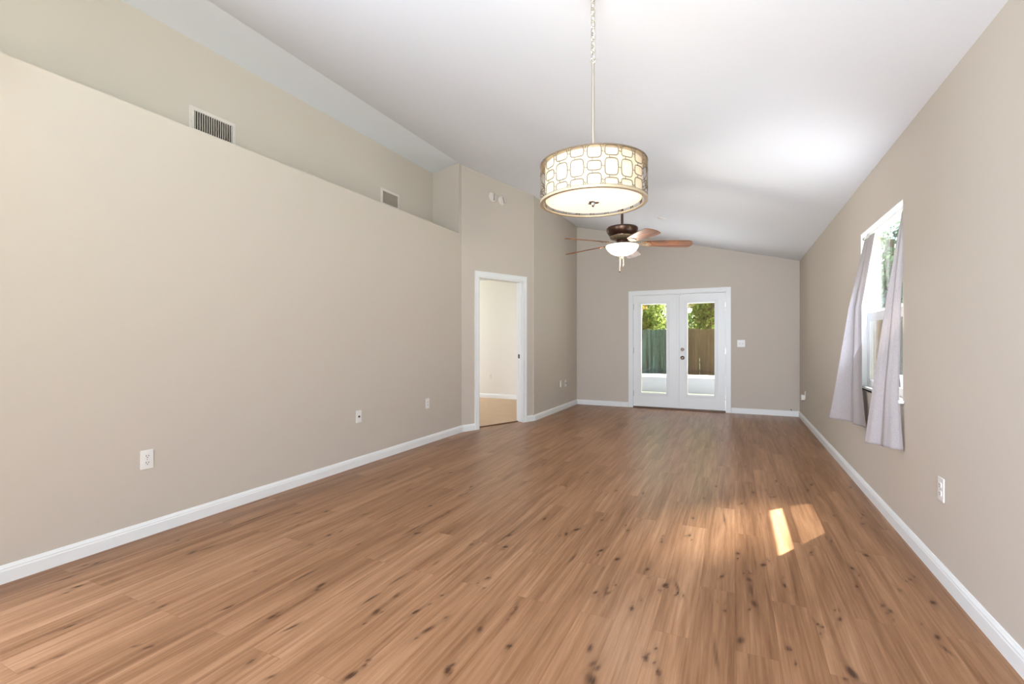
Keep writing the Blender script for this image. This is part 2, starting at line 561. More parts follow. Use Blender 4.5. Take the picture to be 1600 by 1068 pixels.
# ------------------------------------------------------------------ floor with knots
KN= [(-2.847,1.168,1.2),(-1.22,1.263,1.6),(-1.802,1.672,1.3),(-1.408,1.61,1.3),(-1.129,1.6,1.3),(-0.923,1.431,1.6),(-0.787,1.644,1.0),(-0.939,1.69,1.0),(-0.87,1.891,0.8),(-1.102,2.075,0.9),(-1.251,1.684,0.9),(-1.412,1.748,1.0),(-1.225,1.842,0.7),(-0.41,2.107,1.2),(-0.501,1.766,1.2),(-0.449,1.668,1.1),(-0.451,1.603,1.9),(-0.299,1.796,1.2),(-0.302,2.376,1.2),(0.02,2.063,1.3),(0.08,2.377,1.1),(0.063,2.608,1.0),(-0.058,2.587,0.8),(-0.588,2.171,0.8),(-0.039,2.26,0.7),(-0.407,2.504,0.8),(-0.533,2.19,0.7),(-0.24,2.328,0.7),(-0.244,1.739,0.8),(0.134,2.812,1.2),(-0.387,2.198,0.6),(0.597,2.605,1.1),(0.613,2.566,1.1),(0.808,2.731,1.2),(0.375,2.028,1.5),(0.785,2.948,1.0),(0.728,2.418,1.0),(0.186,2.085,1.1),(0.402,2.399,0.8),(0.217,2.62,0.8),(0.312,2.316,0.6),(0.706,2.804,1.0),(0.53,2.756,0.8),(0.549,2.968,0.9),(-1.763,2.371,1.2),(-1.969,2.812,0.9),(-1.233,2.588,0.9),(-1.184,2.433,1.3),(-1.141,2.93,1.1),(-0.931,2.756,1.2),(-0.894,2.845,1.1),(-0.572,2.553,1.3),(-0.681,2.618,0.9),(-0.602,2.971,1.2),(-0.387,2.885,1.2),(-0.249,3.051,1.1),(-0.25,3.361,1.1),(-0.846,3.726,1.0),(-0.642,3.752,0.7),(0.093,4.975,0.9),(0.131,4.133,0.9),(-1.93,3.326,1.0),(-1.876,3.155,0.8),(-2.304,3.606,1.1),(-2.338,3.06,1.0),(-1.239,3.669,0.8),(-1.191,4.13,1.0),(-0.79,3.07,0.9),(-1.38,2.379,0.8),(-1.109,2.075,0.8),(0.271,4.081,1.3),(0.135,4.135,1.0),(0.523,4.388,0.9),(0.571,4.567,0.9),(0.317,4.558,0.9),(-0.136,4.177,0.9),(0.224,4.229,0.8),(0.046,3.818,0.9),(0.787,3.913,0.9),(0.748,3.721,1.1),(0.652,3.18,1.2),(0.387,3.094,0.8),(0.015,2.906,0.9),(0.514,3.318,0.7),(0.845,4.594,0.9),(0.606,3.815,0.6),(0.583,4.277,0.7),(-2.708,2.31,1.1),(-2.553,2.415,1.0),(-2.226,2.124,1.2),(-2.226,1.981,0.8),(-2.528,2.156,0.8),(-2.729,1.625,1.2),(-2.973,1.688,0.9),(-2.275,2.487,0.9),(-3.054,1.329,1.1),(-2.478,0.989,0.7),(-2.295,1.24,0.8),(-2.038,1.048,0.9),(-1.783,1.389,0.9),(-1.604,1.163,0.6),(-2.092,4.78,0.9),(-1.652,4.232,0.9),(-2.34,4.494,0.7),(-0.19,6.044,0.6),(0.524,5.39,0.7),(-0.452,4.432,0.7),(-0.208,3.823,0.8),(-1.783,2.758,0.8),(-1.97,2.101,0.8)]
ST= [(-3.006,1.131,-2.989,1.245),(-2.281,0.845,-2.28,0.917),(-2.285,0.798,-2.28,0.815),(-2.092,1.014,-2.081,1.054),(-2.033,1.05,-2.032,1.071),(-2.08,0.817,-2.074,0.834),(-2.365,1.221,-2.355,1.249),(-2.032,1.317,-2.019,1.401),(-1.954,1.592,-1.941,1.836),(-1.473,1.116,-1.463,1.166),(-1.79,1.605,-1.801,1.684),(-1.783,1.387,-1.785,1.439),(-1.5,1.6,-1.499,1.767),(-1.503,1.772,-1.5,1.99),(-1.438,2.042,-1.435,2.156),(-0.07,2.065,-0.052,1.771),(-0.865,1.808,-0.872,1.901),(-1.107,1.679,-1.108,1.725),(-2.877,1.946,-2.881,2.297),(-2.227,1.618,-2.213,1.647),(-1.655,1.32,-1.642,1.432),(0.72,2.392,0.741,2.277),(-2.712,1.615,-2.708,1.774),(-0.069,3.619,-0.05,3.209),(-0.26,2.457,-0.238,2.304),(0.063,2.608,0.083,2.396),(-1.26,2.342,-1.236,2.824),(-0.808,2.346,-0.789,2.564),(-1.827,2.268,-1.82,2.549),(-0.542,2.101,-0.551,2.32)]

def build_floor():
    xs = np.linspace(-3.30, 0.93, 500)
    ys = np.concatenate([np.arange(YR, 0.75, 0.4), np.arange(0.75, 4.2, 0.014), np.arange(4.2, YB + 0.05, 0.045)])
    nx, ny = len(xs), len(ys)
    gx, gy = np.meshgrid(xs, ys)
    co = np.stack([gx, gy, np.zeros_like(gx)], -1).reshape(-1, 3)
    idx = np.arange(nx * ny).reshape(ny, nx)
    q = np.stack([idx[:-1, :-1], idx[:-1, 1:], idx[1:, 1:], idx[1:, :-1]], -1).reshape(-1, 4)
    me = bpy.data.meshes.new('floor')
    me.vertices.add(len(co)); me.vertices.foreach_set('co', co.ravel().astype(np.float32))
    me.loops.add(q.size); me.loops.foreach_set('vertex_index', q.ravel().astype(np.int32))
    me.polygons.add(len(q)); me.polygons.foreach_set('loop_start', (np.arange(len(q)) * 4).astype(np.int32))
    me.polygons.foreach_set('loop_total', np.full(len(q), 4, np.int32))
    me.update(); me.validate()
    x, y = co[:, 0], co[:, 1]
    k = np.zeros(len(co))
    rng = np.random.RandomState(5)
    knots = list(KN)
    for kx, ky, w in KN:                       # small specks trailing along the grain
        for _ in range(rng.randint(0, 3)):
            knots.append((kx + rng.uniform(-0.03, 0.03), ky + rng.uniform(-0.09, 0.09), w * rng.uniform(0.3, 0.6)))
    for kx, ky, w in knots:
        rx = 0.0082 * w * rng.uniform(0.8, 1.3) + 0.002; ry = 0.0165 * w * rng.uniform(0.6, 1.7) + 0.003
        dy = y - ky; dx = x - kx - dy * rng.uniform(-0.35, 0.35)
        g = np.exp(-((dx / rx) ** 2 + (dy / ry) ** 2)) * min(1.0, 0.62 + 0.25 * w)
        h = np.exp(-((dx / (rx * 1.7)) ** 2 + (dy / (ry * 4.5)) ** 2)) * 0.30     # stained halo
        k = np.maximum(k, np.maximum(g, h))
    for ax, ay, bx, by in ST:
        L2 = (bx - ax) ** 2 + (by - ay) ** 2
        t = np.clip(((x - ax) * (bx - ax) + (y - ay) * (by - ay)) / L2, 0, 1)
        wob = 0.004 * np.sin(t * 4 + ax * 31)
        d = np.hypot(x - (ax + t * (bx - ax)) - wob, (y - (ay + t * (by - ay))) * 0.4)
        k = np.maximum(k, 0.64 * (0.35 + 0.65 * np.sin(np.pi * t) ** 2) * np.exp(-(d / 0.0085) ** 2))
    a = me.attributes.new('knot', 'FLOAT', 'POINT')
    a.data.foreach_set('value', k.astype(np.float32))
    me.materials.append(FLOOR)
    o = bpy.data.objects.new('floor', me)
    C.objects.link(o)
    return struct(o, 'knotty brown wood plank floor of the long empty room', 'floor')
build_floor()

# ------------------------------------------------------------------ walls and ceiling
bm = B()
prism(bm, [(XU - 0.12, 0.6), (XL, 0.6), (XL, YP), (XL - 0.03, YP + 0.02), (XU, 5.42), (XU - 0.12, 5.42)], 2, 0, LEDGE)
box(bm, XU - 0.12, XL, YR, -1.2, 0, LEDGE); box(bm, XU - 0.12, XL, -1.2, 0.6, 0, 0.4); box(bm, XU - 0.12, XL, -1.2, 0.6, 2.45, LEDGE)  # unseen opening added for the left fill lamp
struct(obj('wall_left', bm, WALL), 'long plain beige half wall on the left with an open ledge on top', 'wall')
bm = B(); box(bm, XU - 0.12, XU, YR, 5.45, LEDGE, ZT + 0.02)
struct(obj('wall_left_upper', bm, WALL), 'beige upper wall set back behind the left ledge, with two air vents', 'wall')
bm = B(); prism(bm, [(XL, 5.225), (XL, YP), apt(0.05, -0.12), (XU - 0.10, 5.60), (XU - 0.10, 5.43), (XU, 5.40)], 2, LEDGE, ZT + 0.02)
struct(obj('wall_nook', bm, WALL), 'narrow beige end wall closing the ledge at the pillar', 'wall')

D0, D1, DT = 0.278, 1.118, 2.055           # clear doorway along the angled wall, head height
bm = B()
def wl(s0, s1, z0, z1, slope=True):
    # a piece of the angled wall whose top follows the sloped ceiling
    a0, a1, b0, b1 = apt(s0), apt(s1), apt(s0, -0.12), apt(s1, -0.12)
    top = lambda p: min(zc(p[0]), ZT) + 0.03 if z1 is None else z1
    vs = [bm.verts.new((p[0], p[1], z0)) for p in (a0, a1, b1, b0)] + [bm.verts.new((p[0], p[1], top(p))) for p in (a0, a1, b1, b0)]
    for f in ((0, 1, 2, 3), (7, 6, 5, 4), (0, 4, 5, 1), (1, 5, 6, 2), (2, 6, 7, 3), (3, 7, 4, 0)):
        bm.faces.new([vs[i] for i in f])
wl(0, D0, 0, None); wl(D1, AL, 0, None); wl(D0, D1, DT, None)
struct(obj('wall_angled', bm, WALL), 'short angled beige wall holding the open white doorway', 'wall')
bm = B()
prism(bm, [(X2, -0.05), (X2, zc(X2) + 0.03), (X2 - 0.12, zc(X2 - 0.12) + 0.03), (X2 - 0.12, -0.05)], 1, Y2 - 0.03, YB + 0.12)
struct(obj('wall_left_far', bm, WALL), 'beige left wall between the doorway and the far corner', 'wall')

DX0, DX1, DZ = -1.668, -0.118, 2.018       # french door rough opening
bm = B()
def gable(x0, x1, z0):
    prism(bm, [(x0, z0), (x1, z0), (x1, zc(x1) + 0.03), (x0, zc(x0) + 0.03)], 1, YB, YB + 0.12)
gable(X2 - 0.12, DX0, -0.05); gable(DX0, DX1, DZ); gable(DX1, XR + 0.10, -0.05)
struct(obj('wall_back', bm, WALL), 'far beige wall with the white french doors', 'wall')

WY0, WY1, WZ0, WZ1 = 3.595, 4.655, 0.80, 2.037   # side window opening
def holed(bm, x0, x1):
    box(bm, x0, x1, YR, -2.75, -0.05, HR); box(bm, x0, x1, -0.35, WY0, -0.05, HR); box(bm, x0, x1, -2.75, -0.35, -0.05, 0.4); box(bm, x0, x1, -2.75, -0.35, 2.35, HR)  # unseen opening at the rear end added for the right fill lamp
    box(bm, x0, x1, WY1, YB + 0.12, -0.05, HR)
    box(bm, x0, x1, WY0, WY1, -0.05, WZ0); box(bm, x0, x1, WY0, WY1, WZ1, HR)
bm = B(); holed(bm, XR, XR + 0.08)
struct(obj('wall_right', bm, WALL), 'long beige wall on the right with the curtained window', 'wall')
bm = B(); holed(bm, XR + 0.08, XR + 0.13)
struct(obj('wall_right_outer', bm, STUCCO), 'tan stucco outer skin around the side window', 'wall')

bm = B()   # rear wall out of sight behind the photographer, its opening added for the fill lamp
box(bm, XU - 0.12, -0.65, YR - 0.12, YR, 0, 2.42); box(bm, 0.75, XR + 0.13, YR - 0.12, YR, 0, 2.42)
prism(bm, [(XU - 0.12, 2.42), (XR + 0.13, 2.42), (XR + 0.13, zc(XR + 0.13) + 0.03), (XL, ZT + 0.03), (XU - 0.12, ZT + 0.03)], 1, YR - 0.12, YR)
box(bm, -0.65, 0.75, YR - 0.12, YR, 0, 0.25)
struct(obj('wall_rear', bm, WALL), 'beige rear wall with a tall opening added for fill light', 'wall')

EV = 1.33                                   # eave edge
bm = B()
prism(bm, [(EV, zc(EV)), (XL, ZT), (XU - 0.12, ZT), (XU - 0.12, ZT + 0.14), (XL, ZT + 0.14), (EV, zc(EV) + 0.14)], 1, YR - 0.3, YB + 0.12)
struct(obj('ceiling', bm, CEIL), 'white vaulted ceiling sloping down to the right wall', 'ceiling')

# bedroom seen through the doorway
bm = B()
prism(bm, [apt(0.02, -0.105), apt(AL - 0.02, -0.105), (X2 - 0.12, 8.74), (-7.1, 8.74), (-7.1, 5.3)], 2, -0.06, 0.006)
struct(obj('floor_bedroom', bm, CARPET), 'tan carpet of the room beyond the doorway', 'floor')
bm = B(); box(bm, -7.1, X2 - 0.12, 8.74, 8.86, 0, 2.5)
struct(obj('wall_bedroom_back', bm, BEDWALL), 'pale wall seen through the doorway', 'wall')
bm = B(); box(bm, -7.22, -7.1, 5.2, 6.4, 0, 2.5); box(bm, -7.22, -7.1, 8.0, 8.86, 0, 2.5); box(bm, -7.22, -7.1, 6.4, 8.0, 0, 0.8); box(bm, -7.22, -7.1, 6.4, 8.0, 2.1, 2.5)
struct(obj('wall_bedroom_left', bm, BEDWALL), 'pale side wall of the room beyond the doorway', 'wall')
bm = B(); box(bm, -7.2, XU - 0.1, 5.28, 5.40, 0, 2.5)
struct(obj('wall_bedroom_front', bm, BEDWALL), 'pale front wall of the room beyond the doorway', 'wall')
bm = B(); prism(bm, [apt(0.0, -0.125), apt(AL + 0.02, -0.125), (X2 - 0.125, 8.86), (-7.22, 8.86), (-7.22, 5.28)], 2, 2.46, 2.52)
struct(obj('ceiling_bedroom', bm, CEIL), 'flat white ceiling of the room beyond the doorway', 'ceiling')
bm = B()
a0, a1 = apt(0, -0.121), apt(D0 - 0.01, -0.121)
for s0, s1, z0, z1 in ((0.0, D0, 0, 2.5), (D1, AL - 0.03, 0, 2.5), (D0, D1, DT, 2.5)):
    prism(bm, [apt(s0, -0.121), apt(s1, -0.121), apt(s1, -0.135), apt(s0, -0.135)], 2, z0, z1)
struct(obj('wall_bedroom_angled', bm, BEDWALL), 'pale bedroom side of the angled wall', 'wall')

# ------------------------------------------------------------------ baseboards
BP = [(0, 0), (0.014, 0), (0.014, 0.060), (0.0115, 0.066), (0.0115, 0.072), (0.0075, 0.080), (0.005, 0.086), (0, 0.088)]
T0, T1 = 0.213, 1.163                      # outer edges of the doorway casing along the angled wall
bm = profile_run(B(), BP, [(XL, YR), (XL, YP), apt(T0)])
struct(obj('baseboard_left', bm, WHITE), 'white baseboard along the left half wall to the doorway', 'baseboard')
bm = profile_run(B(), BP, [apt(T1), (X2, Y2), (X2, YB), (-1.735, YB)])
struct(obj('baseboard_back', bm, WHITE), 'white baseboard from the doorway around the far left corner to the french doors', 'baseboard')
bm = profile_run(B(), BP, [(-0.052, YB), (XR, YB), (XR, YR)])
struct(obj('baseboard_right', bm, WHITE), 'white baseboard right of the french doors and along the right wall', 'baseboard')
bm = profile_run(B(), BP, [(-7.1, 8.74), (X2 - 0.12, 8.74)], 0.006)
struct(obj('baseboard_bedroom', bm, WHITE), 'white baseboard seen through the doorway', 'baseboard')

# ------------------------------------------------------------------ doorway to the bedroom (pocket door pushed into the wall)
door1 = thing('door_1', (0, 0, 0), 'open white-trimmed doorway in the angled wall', 'doorway', kind='structure')
door1.matrix_world = MANG
CP = 0.065
bm = B()
def casing(bm, x0, x1, top, y):
    # picture-frame casing with a stepped profile, room side at negative y
    for (a, b, t) in ((0.0, 0.020, 0.018), (0.020, 0.046, 0.012), (0.046, CP, 0.015)):
        prism(bm, [(x0 - CP + a, 0), (x0 - CP + b, 0), (x0 - CP + b, top + CP - b), (x1 + CP - b, top + CP - b), (x1 + CP - b, 0), (x1 + CP - a, 0),
                   (x1 + CP - a, top + CP - a), (x0 - CP + a, top + CP - a)], 1, y - t, y)
casing(bm, D0, D1 - 0.02, DT, 0)
obj('casing', bm, WHITE, door1)
bm = B()
box(bm, D0 - 0.0, D0 + 0.018, -0.002, 0.135, 0, DT); box(bm, D1 - 0.018, D1, -0.002, 0.135, 0, DT); box(bm, D0, D1, -0.002, 0.135, DT - 0.018, DT)
obj('jamb', bm, WHITE, door1)
bm = B()
box(bm, D1 - 0.034, D1 - 0.018, 0.045, 0.090, 0.006, DT - 0.018)
o = obj('pocket_door_edge', bm, WHITE, door1)
bm = B(); box(bm, D1 - 0.040, D1 - 0.034, 0.052, 0.083, 0.93, 0.99)
tag(obj('edge_pull', bm, KNOBM, o, bevel=0.002), 'dark metal edge pull')
bm = B(); box(bm, D0 + 0.018, D1 - 0.018, 0.092, 0.122, 0.0, 0.012)
tag(obj('threshold', bm, mat('threshold_strip', srgb(120, 86, 62), 0.5, var=0.1, vscale=30), door1, bevel=0.003), 'thin brown transition strip')

# ------------------------------------------------------------------ french doors
door2 = thing('door_2', (0, YB, 0), 'pair of white french doors with full glass in the far wall', 'french door', kind='structure')
bm = B()
casing(bm, DX0 + 0.004, DX1 - 0.004, DZ - 0.004, 0)
obj('casing', bm, WHITE, door2)
bm = B()
box(bm, DX0, DX0 + 0.018, -0.002, 0.125, 0, DZ); box(bm, DX1 - 0.018, DX1, -0.002, 0.125, 0, DZ); box(bm, DX0, DX1, -0.002, 0.125, DZ - 0.018, DZ)
obj('jamb', bm, WHITE, door2)
bm = B(); box(bm, DX0 + 0.018, DX1 - 0.018, -0.012, 0.125, 0, 0.022)
tag(obj('threshold', bm, mat('bronze_threshold', srgb(96, 72, 54), 0.4, metal=0.5), door2, bevel=0.004), 'low dark metal sill strip')
XM = -0.885                                # meeting line of the leaves
def leaf(x0, x1, gx0, gx1, gz0, gz1, rot):
    """one door leaf: slab with a glass hole, raised lite frame, pane"""
    y0, y1 = 0.018, 0.062
    bm = B()
    z0, z1 = 0.026, DZ - 0.022
    box(bm, x0, gx0, y0, y1, z0, z1); box(bm, gx1, x1, y0, y1, z0, z1)
    box(bm, gx0, gx1, y0, y1, z0, gz0); box(bm, gx0, gx1, y0, y1, gz1, z1)
    lf = obj('door_leaf', bm, WHITE, door2)
    bm = B()
    m = 0.052
    for (ya, yb, w0, w1) in ((y0 - 0.012, y0, 0.008, m), (y0 - 0.018, y0, 0.016, m - 0.014)):
        box(bm, gx0 - w1, gx0 - w0 + 0.008, ya, yb, gz0 - w1, gz1 + w1); box(bm, gx1 + w0 - 0.008, gx1 + w1, ya, yb, gz0 - w1, gz1 + w1)
        box(bm, gx0, gx1, ya, yb, gz0 - w1, gz0 - w0 + 0.008); box(bm, gx0, gx1, ya, yb, gz1 + w0 - 0.008, gz1 + w1)
    obj('lite_frame', bm, WHITE, lf, bevel=0.003)
    bm = B()
    box(bm, gx0 - 0.004, gx1 + 0.004, -0.003, 0.003, gz0 - 0.004, gz1 + 0.004)
    g = obj('glass_pane', bm, GLASS, lf)
    g.location = (0, 0.036, 0)
    return lf
leaf_l = leaf(DX0 + 0.020, XM - 0.002, -1.507, -1.082, 0.272, 1.836, 0)
leaf_r = leaf(XM + 0.002, DX1 - 0.020, -0.730, -0.308, 0.272, 1.832, 0)
leaf_l['label'] = 'left glazed leaf, no knob'
leaf_r['label'] = 'right glazed leaf with knob and deadbolt'
bm = B(); box(bm, XM - 0.020, XM + 0.020, 0.006, 0.018, 0.026, DZ - 0.022)
obj('astragal', bm, WHITE, leaf_l, bevel=0.004)
bm = B(); box(bm, XM - 0.045, XM + 0.045, 0.004, 0.018, DZ - 0.046, DZ - 0.024)
obj('top_strike', bm, WHITE, leaf_l, bevel=0.003)
MY = Matrix.Rotation(PI / 2, 4, 'X')       # lathe axis z -> -y (into the room)
bm = lathe(B(), [(0, 0), (0.034, 0), (0.034, 0.005), (0.028, 0.010), (0.013, 0.014), (0.011, 0.030), (0.020, 0.038), (0.027, 0.048), (0.027, 0.060), (0.019, 0.068), (0, 0.070)], 28, MY)
tag(obj('door_knob', bm, KNOBM, leaf_r, smooth=True, loc=(-0.815, 0.018, 0.898)), 'round aged-bronze knob')
bm = lathe(B(), [(0, 0), (0.030, 0), (0.030, 0.008), (0.026, 0.014), (0, 0.014)], 28, MY)
box(bm, -0.004, 0.004, -0.028, -0.012, -0.014, 0.014)
tag(obj('deadbolt', bm, KNOBM, leaf_r, smooth=True, loc=(-0.815, 0.018, 1.040)), 'round aged-bronze deadbolt')
for zz in (0.25, 1.02, 1.80):
    bm = B(); box(bm, DX1 - 0.028, DX1 - 0.012, 0.004, 0.018, zz - 0.05, zz + 0.05)
    obj('hinge', bm, NICKEL, leaf_r, bevel=0.002)
    bm = B(); box(bm, DX0 + 0.012, DX0 + 0.028, 0.004, 0.018, zz - 0.05, zz + 0.05)
    obj('hinge', bm, NICKEL, leaf_l, bevel=0.002)

# ------------------------------------------------------------------ side window
win = thing('window_1', (0, 0, 0), 'tall white single-hung window in the right wall', 'window', kind='structure')
F0, F1 = XR + 0.042, XR + 0.085
bm = B()
fw = 0.027
box(bm, F0, F1, WY0, WY0 + fw, WZ0, WZ1); box(bm, F0, F1, WY1 - fw, WY1, WZ0, WZ1)
box(bm, F0, F1, WY0, WY1, WZ0, WZ0 + fw); box(bm, F0, F1, WY0, WY1, WZ1 - fw, WZ1)
obj('window_frame', bm, VINYL, win, bevel=0.003)
MR = 1.372
def sash(x0, x1, z0, z1, rail, foot=None, head=None):
    foot = foot or rail; head = head or rail
    bm = B()
    y0, y1 = WY0 + fw - 0.004, WY1 - fw + 0.004
    box(bm, x0, x1, y0, y0 + rail, z0, z1); box(bm, x0, x1, y1 - rail, y1, z0, z1)
    box(bm, x0, x1, y0 + rail, y1 - rail, z0, z0 + foot); box(bm, x0, x1, y0 + rail, y1 - rail, z1 - head, z1)
    s = obj('sash', bm, VINYL, win, bevel=0.003)
    bm = B(); xm = (x0 + x1) / 2
    box(bm, xm - 0.003, xm + 0.003, y0 + rail - 0.004, y1 - rail + 0.004, z0 + foot - 0.004, z1 - head + 0.004)
    obj('glass_pane', bm, GLASSW, s)
    return s
sash(F0 + 0.022, F1 - 0.003, MR - 0.012, WZ1 - fw + 0.004, 0.022, 0.058)['label'] = 'upper sash'
sash(F0 + 0.003, F0 + 0.021, WZ0 + fw - 0.004, MR + 0.028, 0.028, 0.050, 0.066)['label'] = 'lower sash'
bm = B(); box(bm, F1 - 0.006, F1 - 0.004, WY0 + fw, WY1 - fw, WZ0 + fw, MR - 0.01)
obj('insect_screen', bm, SCREEN, win)
bm = B(); box(bm, XR - 0.028, F0 + 0.002, WY0 + 0.001, WY1 - 0.001, WZ0 - 0.001, WZ0 + 0.020); box(bm, XR - 0.028, XR - 0.001, WY0 - 0.03, WY1 + 0.03, WZ0 - 0.001, WZ0 + 0.020)
obj('window_sill', bm, WHITE, win, bevel=0.004)
bm = B()
box(bm, XR + 0.001, F0, WY0, WY0 + 0.006, WZ0 + 0.02, WZ1); box(bm, XR + 0.001, F0, WY1 - 0.006, WY1, WZ0 + 0.02, WZ1); box(bm, XR + 0.001, F0, WY0, WY1, WZ1 - 0.006, WZ1)
obj('reveal', bm, WHITE, win)

# curtain rod and two short grey panels pushed apart
RODX, RODZ = XR + 0.022, 1.995
rod = thing('curtain_rod', (RODX, (WY0 + WY1) / 2, RODZ), 'thin white tension rod across the top of the side window', 'curtain rod')
hl = (WY1 - WY0) / 2 - 0.007
bm = tube(B(), [(0, -hl, 0), (0, hl, 0)], 0.007, 12); obj('rod_tube', bm, WPLAST, rod, smooth=True)
for s in (-1, 1):
    bm = tube(B(), [(0, s * (hl - 0.012), 0), (0, s * hl, 0)], 0.012, 12)
    obj('rod_end', bm, mat('grey_rubber', srgb(120, 116, 114), 0.7) if s < 0 else bpy.data.materials['grey_rubber'], rod, smooth=True)

def curtain(name, top, mid, sill, hem, folds, amp, label, seed):
    """sheet swept down through four polylines (points along the cloth width), with folds"""
    rnd = random.Random(seed)
    rows, cols = 60, 72
    rails = [top, mid, sill, hem]
    def poly(P, u):
        P = [Vector(p) for p in P]
        L = [0]
        for a, b in zip(P, P[1:]): L.append(L[-1] + (b - a).length)
        t = u * L[-1]
        for i in range(len(P) - 1):
            if t <= L[i + 1] + 1e-9:
                k = (t - L[i]) / max(L[i + 1] - L[i], 1e-9)
                d = (P[i + 1] - P[i])
                return P[i].lerp(P[i + 1], k), d
        return P[-1], P[-1] - P[-2]
    zs = [sum(p[2] for p in R) / len(R) for R in rails]
    bm = B()
    grid = []
    ph = rnd.random() * 6
    for r in range(rows + 1):
        v = r / rows
        z = zs[0] + (zs[-1] - zs[0]) * v
        i = 0
        while i < 2 and z < zs[i + 1]: i += 1
        k = (zs[i] - z) / (zs[i] - zs[i + 1])
        k = k * k * (3 - 2 * k) * 0.35 + k * 0.65
        row = []
        for c in range(cols + 1):
            u = c / cols
            a, da = poly(rails[i], u)
            b, db = poly(rails[i + 1], u)
            p = a.lerp(b, k)
            d = (da.normalized() * (1 - k) + db.normalized() * k)
            n = Vector((d.y, -d.x, 0))
            if n.length < 1e-6: n = Vector((1, 0, 0))
            n.normalize()
            A = amp * (0.45 + 0.75 * v)
            w = math.sin(u * folds * 2 * PI + ph + 0.5 * math.sin(v * 3 + seed)) + 0.35 * math.sin(u * folds * 4.1 * PI + 1.7 + v * 2)
            e = math.sin(PI * min(max(u, 0.02), 0.98)) ** 0.5
            p = p + n * (A * w * e)
            row.append(bm.verts.new(p))
        grid.append(row)
    for r in range(rows):
        for c in range(cols):
            bm.faces.new((grid[r][c], grid[r][c + 1], grid[r + 1][c + 1], grid[r + 1][c]))
    o = obj(name, bm, CURTAIN, None, smooth=True)
    s = o.modifiers.new('cloth', 'SOLIDIFY'); s.thickness = 0.0022; s.offset = 0
    # hem: a doubled band along the bottom
    return tag(o, label, 'curtain', 'short curtain panels at the side window')
zt = RODZ - 0.009
cl = curtain('curtain',
        [(RODX, 4.33, zt), (RODX, 4.48, zt), (RODX, 4.625, zt)],
        [(0.905, 4.56, 1.45), (0.875, 4.63, 1.45), (0.835, 4.63, 1.45)],
        [(0.885, 4.45, 0.80), (0.855, 4.64, 0.80), (0.755, 4.70, 0.80)],
        [(0.885, 4.33, 0.525), (0.850, 4.62, 0.525), (0.725, 4.775, 0.525)],
        1.5, 0.012, 'far grey curtain panel, hanging at the left side of the window', 3)
cr = curtain('curtain',
        [(RODX, 3.685, zt), (RODX, 3.65, zt), (RODX, 3.605, zt)],
        [(0.850, 3.63, 1.45), (0.880, 3.605, 1.45), (0.905, 3.575, 1.45)],
        [(0.790, 3.69, 0.86), (0.840, 3.635, 0.86), (0.893, 3.575, 0.86)],
        [(0.760, 3.735, 0.522), (0.830, 3.640, 0.522), (0.905, 3.545, 0.522)],
        1.6, 0.012, 'near grey curtain panel, hanging at the right side of the window', 8)

# ------------------------------------------------------------------ wall plates
def plate_base(name, loc, rot, label, cat, w=0.072, h=0.116, group=None):
    """local frame: plate lies in xz, faces -y"""
    t = thing(name, loc, label, cat, (0, 0, rot), group)
    bm = B(); box(bm, -w / 2, w / 2, -0.006, 0, -h / 2, h / 2)
    obj('cover_plate', bm, WPLAST, t, bevel=0.003)
    return t
def duplex(name, loc, rot, label, group='duplex wall outlets', skip=()):
    t = plate_base(name, loc, rot, label, 'wall outlet', group=group)
    for z in (0.020, -0.020):
        bm = B()
        pts = [(0.0165 * math.cos(a), max(-0.0125, min(0.0125, 0.0175 * math.sin(a)))) for a in [2 * PI * i / 24 for i in range(24)]]
        prism(bm, [(p[0], p[1] + z) for p in pts], 1, -0.009, -0.005)
        r = obj('receptacle', bm, WPLAST, t)
        for sx, hh in ((-0.0065, 0.0045), (0.0065, 0.0038)):
            bm = B(); box(bm, sx - 0.0014, sx + 0.0014, -0.0096, -0.0085, z + 0.003 - hh, z + 0.003 + hh)
            tag(obj('slot', bm, DARKHOLE, r), 'dark slot')
        bm = lathe(B(), [(0, 0), (0.0026, 0), (0.0026, 0.0012), (0, 0.0012)], 12, Matrix.Translation((0, -0.0085, z - 0.0075)) @ MY)
        tag(obj('ground_hole', bm, DARKHOLE, r), 'dark round hole')
    bm = lathe(B(), [(0, 0), (0.003, 0), (0.0025, 0.0012), (0, 0.0012)], 12, Matrix.Translation((0, -0.006, 0)) @ MY)
    obj('screw', bm, NICKEL, t)
    return t
def jack(name, loc, rot, label):
    t = plate_base(name, loc, rot, label, 'cable plate')
    bm = lathe(B(), [(0.009, 0), (0.009, 0.004), (0.0055, 0.004), (0.0055, 0.012), (0, 0.012)], 16, Matrix.Translation((0, -0.006, 0)) @ MY)
    tag(obj('coax_connector', bm, DARKHOLE, t, smooth=True), 'dark threaded connector')
    for z in (0.042, -0.042):
        bm = lathe(B(), [(0, 0), (0.003, 0), (0.0025, 0.0012), (0, 0.0012)], 12, Matrix.Translation((0, -0.006, z)) @ MY)
        obj('screw', bm, NICKEL, t)
    return t
def rocker_plate(name, loc, rot, label):
    t = plate_base(name, loc, rot, label, 'wall plate')
    bm = B(); box(bm, -0.0165, 0.0165, -0.0085, -0.005, -0.0335, 0.0335)
    o = obj('insert', bm, WPLAST, t, bevel=0.001)
    gp = mat('grey_port', srgb(150, 142, 134), 0.6)
    for z in (0.016, -0.016):
        bm = B(); box(bm, -0.007, 0.007, -0.0092, -0.008, z - 0.005, z + 0.005)
        tag(obj('jack_port', bm, gp, o), 'small grey port')
    return t
RL, RB, RR = PI / 2, 0.0, -PI / 2           # left-wall (faces +x), back-wall (faces -y), right-wall (faces -x)
duplex('wall_outlet', (XL, 1.650, 0.461), RL, 'white duplex outlet low on the left wall, nearest the camera')
